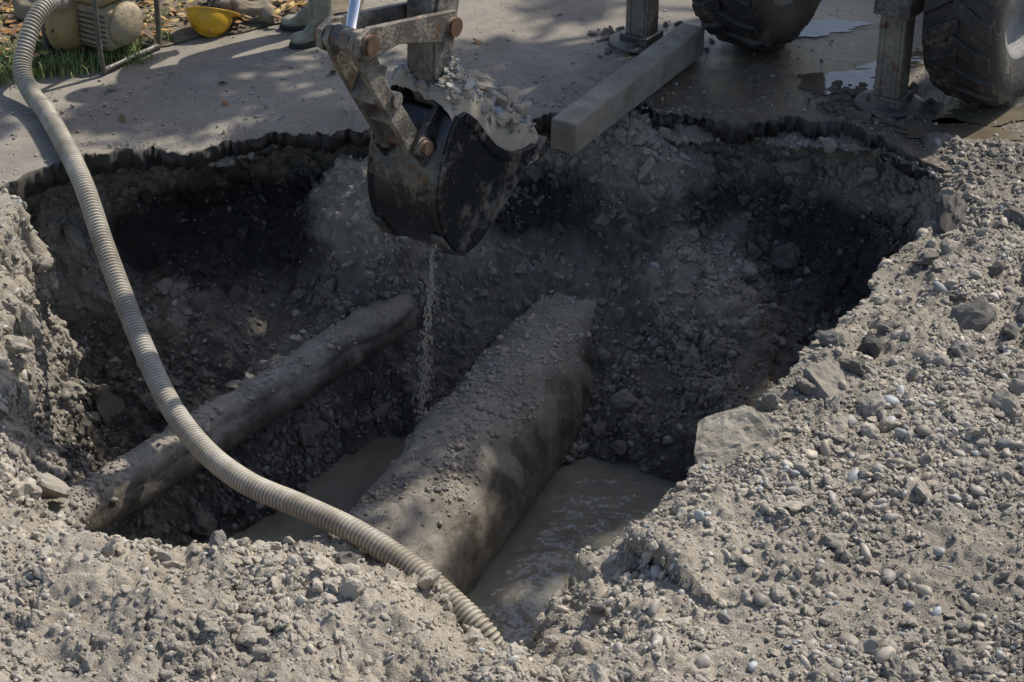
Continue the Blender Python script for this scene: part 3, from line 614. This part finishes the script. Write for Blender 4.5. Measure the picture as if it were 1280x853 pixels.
tube('pump_outlet',[(-.05,.17,.3),(-.05,.17,.42)],.06,khaki,PU,20); lathe('outlet_flange',[(-.1,.04),(-.1,.08),(-.08,.08),(-.08,.04)],(-.05,.2,.42),khaki,PU,24)
box('engine_block',(0,-.06,.22),(.26,.24,.26),cream,PU,.03); lathe('recoil_starter',[(-.06,.001),(-.06,.09),(-.03,.12),(0,.125),(.0,.001)],(0,-.18,.23),cream,PU,32)
for k_ in range(7): box('cooling_fin',(-.135,-.06,.12+k_*.03),(.02,.2,.008),ft,PU,.002)
box('fuel_tank',(0,-.05,.41),(.30,.24,.11),khaki,PU,.035); box('muffler',(.14,-.02,.27),(.09,.18,.11),ft,PU,.02)
tube('fuel_cap',[(0,-.05,.46),(0,-.05,.49)],.03,dkpl,PU,16)
# ---------------------------------------------------------------- safety helmet (lying crown-down, tipped towards the road)
hm=M('yellow_helmet_plastic'); hm.set('Base Color',hm.ramp(hm.noise(14,6,.7),[(.35,(.50,.27,.02)),(.6,(.74,.42,.02))])); hm.set('Roughness',.35); hm=hm.m
HE=empty('safety_helmet',(-1.76,11.05,.125)); HE.rotation_euler=(math.radians(150),math.radians(16),math.radians(20))
a_=np.linspace(0,2*np.pi,48,endpoint=False); th=np.linspace(0,np.pi/2,16)
V=[]
for t_ in th:
    rr_=math.sin(t_)**.9; V.append(np.stack([.135*rr_*np.cos(a_),.112*rr_*np.sin(a_),np.full(48,.13*math.cos(t_))],-1))
brim=.012+.035*np.clip(np.cos(a_),0,1)**2
V.append(np.stack([(.135+brim)*np.cos(a_),(.112+brim*.6)*np.sin(a_),np.full(48,-.008)],-1))
V=np.array(V); hs=npmesh('helmet_shell',V.reshape(-1,3),gridF(17,48,False,True),hm,True,HE); s_=hs.modifiers.new('s','SOLIDIFY'); s_.thickness=.003
tube('helmet_ridge',[(.12*math.sin(t_),0,.128*math.cos(t_)+.004) for t_ in np.linspace(-1.35,1.35,20)],.008,hm,HE,10)
tube('helmet_headband',[(.11*math.cos(t_),.09*math.sin(t_),.015) for t_ in np.linspace(0,2*np.pi,40)],.014,dkpl,HE,8)
tube('helmet_cradle',[(.10*math.cos(t_),0,.02+.08*math.sin(t_)) for t_ in np.linspace(0,np.pi,16)],.012,dkpl,HE,8)
tube('helmet_strap',catmull([(.0,.09,.01),(.03,.10,-.05),(.02,.0,-.08),(.03,-.10,-.04),(0,-.09,.01)],10),.006,dkpl,HE,8)
# ---------------------------------------------------------------- sandbags / canvas bundle
canv=simple('sandbag_canvas',(.17,.14,.10),(.30,.26,.19),14,.95,0,.006,120)
def bag(loc,s,rz):
    V=V3.copy(); V=np.sign(V)*np.abs(V)**.75; V=V*np.array(s); V=V+V3*(.09*fbm(V,13,4,loc[0]*5))[:,None]
    o=npmesh('sandbag',V,F3,canv,True); o.location=loc; o.rotation_euler=(0,.05,rz); m_=o.modifiers.new('s','SUBSURF'); m_.render_levels=1; return o
bag((-1.62,11.38,.09),(.20,.10,.075),.3); bag((-1.53,11.25,.07),(.12,.07,.055),-.5); bag((-2.75,11.25,.12),(.2,.11,.1),.9)
wood=simple('plank_wood',(.28,.22,.14),(.42,.34,.23),9,.8,0,.003,40)
pl=box('wooden_plank',(0,0,0),(.5,.05,.03),wood,None,.004); pl.location=(-1.42,11.42,.06); pl.rotation_euler=(0,.08,.35)
# ---------------------------------------------------------------- construction worker (boots in view)
WK=empty('construction_worker',(-1.12,11.04,0),math.radians(200))
boot_m=simple('rubber_boot',(.16,.165,.115),(.34,.32,.24),14,.5,0,.002,60)
def boot(x_,y_,rz):
    import bmesh; bm=bmesh.new()
    def ell_(c,s,rot=0):
        mt=Matrix.Translation(c)@Matrix.Rotation(rot,4,'Y')@Matrix.Diagonal((*s,1)); bmesh.ops.create_icosphere(bm,subdivisions=3,radius=1,matrix=mt)
    ell_((-.02,0,.05),(.055,.042,.055)); ell_((.06,0,.05),(.08,.045,.048)); ell_((.13,0,.042),(.075,.05,.042)); ell_((.05,0,.08),(.075,.04,.045),.5)
    for zz in np.linspace(.08,.34,14): ell_((-.015-.01*zz,0,zz),(.055+.02*zz,.05+.02*zz,.03))
    me=bpy.data.meshes.new('boot'); bm.to_mesh(me); bm.free(); me.materials.append(boot_m)
    o=link(bpy.data.objects.new('boot',me),WK); o.location=(x_,y_,.004); o.rotation_euler=(0,0,rz)
    m_=o.modifiers.new('r','REMESH'); m_.mode='VOXEL'; m_.voxel_size=.007; m_.use_smooth_shade=True; m2=o.modifiers.new('s','SMOOTH'); m2.iterations=6
    sole=[(-.08,-.04),(-.05,-.05),(.05,-.045),(.13,-.055),(.19,-.04),(.215,0),(.19,.04),(.13,.055),(.05,.045),(-.05,.05),(-.08,.04),(-.09,0)]
    V=[(a_,b_,z_) for z_ in(0,.022) for a_,b_ in sole]; n=12
    pymesh('boot_sole',V,[tuple(range(n))[::-1],tuple(range(n,2*n))]+[(i,(i+1)%n,(i+1)%n+n,i+n) for i in range(n)],dkpl,False,o,.004)
boot(0,-.11,-.25); boot(.02,.11,.2)
def skin(name,J,E_,mat,root=0):
    me=bpy.data.meshes.new(name); me.from_pydata([j[:3] for j in J],E_,[]); me.materials.append(mat)
    o=link(bpy.data.objects.new(name,me),WK); sk=o.modifiers.new('skin','SKIN'); sk.use_smooth_shade=True
    for v_,j in zip(me.skin_vertices[0].data,J): v_.radius=(j[3],j[4] if len(j)>4 else j[3])
    me.skin_vertices[0].data[root].use_root=True
    ss=o.modifiers.new('sub','SUBSURF'); ss.levels=2; ss.render_levels=2; return o
trou=simple('work_trousers',(.03,.04,.06),(.06,.07,.10),12,.9,0,.004,90); jack=simple('orange_work_jacket',(.5,.14,.02),(.6,.2,.03),8,.8,0,.003,60); skinm=simple('skin_tone',(.42,.25,.17),(.48,.29,.20),12,.5,0,.001,80)
skin('trousers',[(-.02,0,.95,.15,.12),(-.01,-.10,.88,.10),(0,-.11,.50,.075),(-.02,-.11,.31,.072),(-.01,.10,.88,.10),(.02,.11,.50,.075),(0,.11,.31,.072),(-.02,0,1.05,.15,.12)],[(0,1),(1,2),(2,3),(0,4),(4,5),(5,6),(0,7)],trou)
skin('jacket',[(-.02,0,1.05,.16,.125),(-.02,0,1.28,.17,.13),(-.02,0,1.44,.14,.10),(-.02,0,1.50,.06),(-.01,-.20,1.42,.07),(.0,-.27,1.16,.055),(.12,-.22,.95,.045),(-.01,.20,1.42,.07),(.0,.27,1.16,.055),(.12,.22,.95,.045)],[(0,1),(1,2),(2,3),(2,4),(4,5),(5,6),(2,7),(7,8),(8,9)],jack)
skin('head',[(-.01,0,1.50,.055),(0,0,1.58,.06),(.015,0,1.66,.085,.075),(.01,0,1.74,.08,.075),(.105,0,1.655,.014)],[(0,1),(1,2),(2,3),(2,4)],skinm)
for s_ in(-1,1):
    J=[(.12,s_*.22,.95,.03),(.16,s_*.21,.89,.032,.02)]; Ed=[(0,1)]
    for k_ in range(4):
        b_=len(J); yy=s_*.21+(k_-1.5)*.017; J+=[(.19,yy,.855,.009),(.205,yy,.825-.004*(k_%2),.0085),(.20,yy,.80,.007)]; Ed+=[(1,b_),(b_,b_+1),(b_+1,b_+2)]
    b_=len(J); J+=[(.185,s_*.18,.90,.011),(.21,s_*.17,.875,.009)]; Ed+=[(1,b_),(b_,b_+1)]
    skin('hand',J,Ed,skinm,0)
hv=V3*np.array([.125,.105,.10])+np.array([.01,0,1.745]); hv[:,2]=np.maximum(hv[:,2],1.735); npmesh('hard_hat',hv,F3,hm,True,WK)
for s_ in(-1,1):
    eye=V2*.011+np.array([.088,s_*.03,1.672]); npmesh('eye',eye,F2,dkpl,True,WK); npmesh('ear',V2*np.array([.018,.01,.028])+np.array([.01,s_*.082,1.655]),F2,skinm,True,WK)
npmesh('mouth',V2*np.array([.008,.024,.006])+np.array([.088,0,1.615]),F2,simple('lip',(.3,.12,.1),(.34,.15,.12),5,.5,0,0),True,WK)
# ---------------------------------------------------------------- light, sky, camera
w=bpy.data.worlds.new('World'); S.world=w; w.use_nodes=True; nt=w.node_tree; bg=nt.nodes['Background']
sky=nt.nodes.new('ShaderNodeTexSky'); sky.sky_type='NISHITA'; sky.sun_disc=False
sd=Vector((.80,.60,0)).normalized(); el=math.radians(50)
sky.sun_elevation=el; sky.sun_rotation=math.atan2(sd.x,sd.y); sky.dust_density=1.8; nt.links.new(sky.outputs[0],bg.inputs[0]); bg.inputs[1].default_value=.15
ld=bpy.data.lights.new('sun','SUN'); ld.energy=5.0; ld.angle=math.radians(.53); ld.color=(1,.93,.82)
lo=link(bpy.data.objects.new('sun',ld)); dv=Vector((sd.x*math.cos(el),sd.y*math.cos(el),math.sin(el))); lo.rotation_euler=dv.to_track_quat('Z','Y').to_euler(); lo.location=(5,8,9)
cd=bpy.data.cameras.new('camera'); cd.lens=70.3; cd.sensor_width=36; cd.clip_end=2000; co=link(bpy.data.objects.new('camera',cd))
co.location=(0,0,4.3); co.rotation_euler=(math.radians(60),0,0); S.camera=co
S.view_settings.view_transform='Standard'; S.view_settings.look='None'; S.view_settings.exposure=0
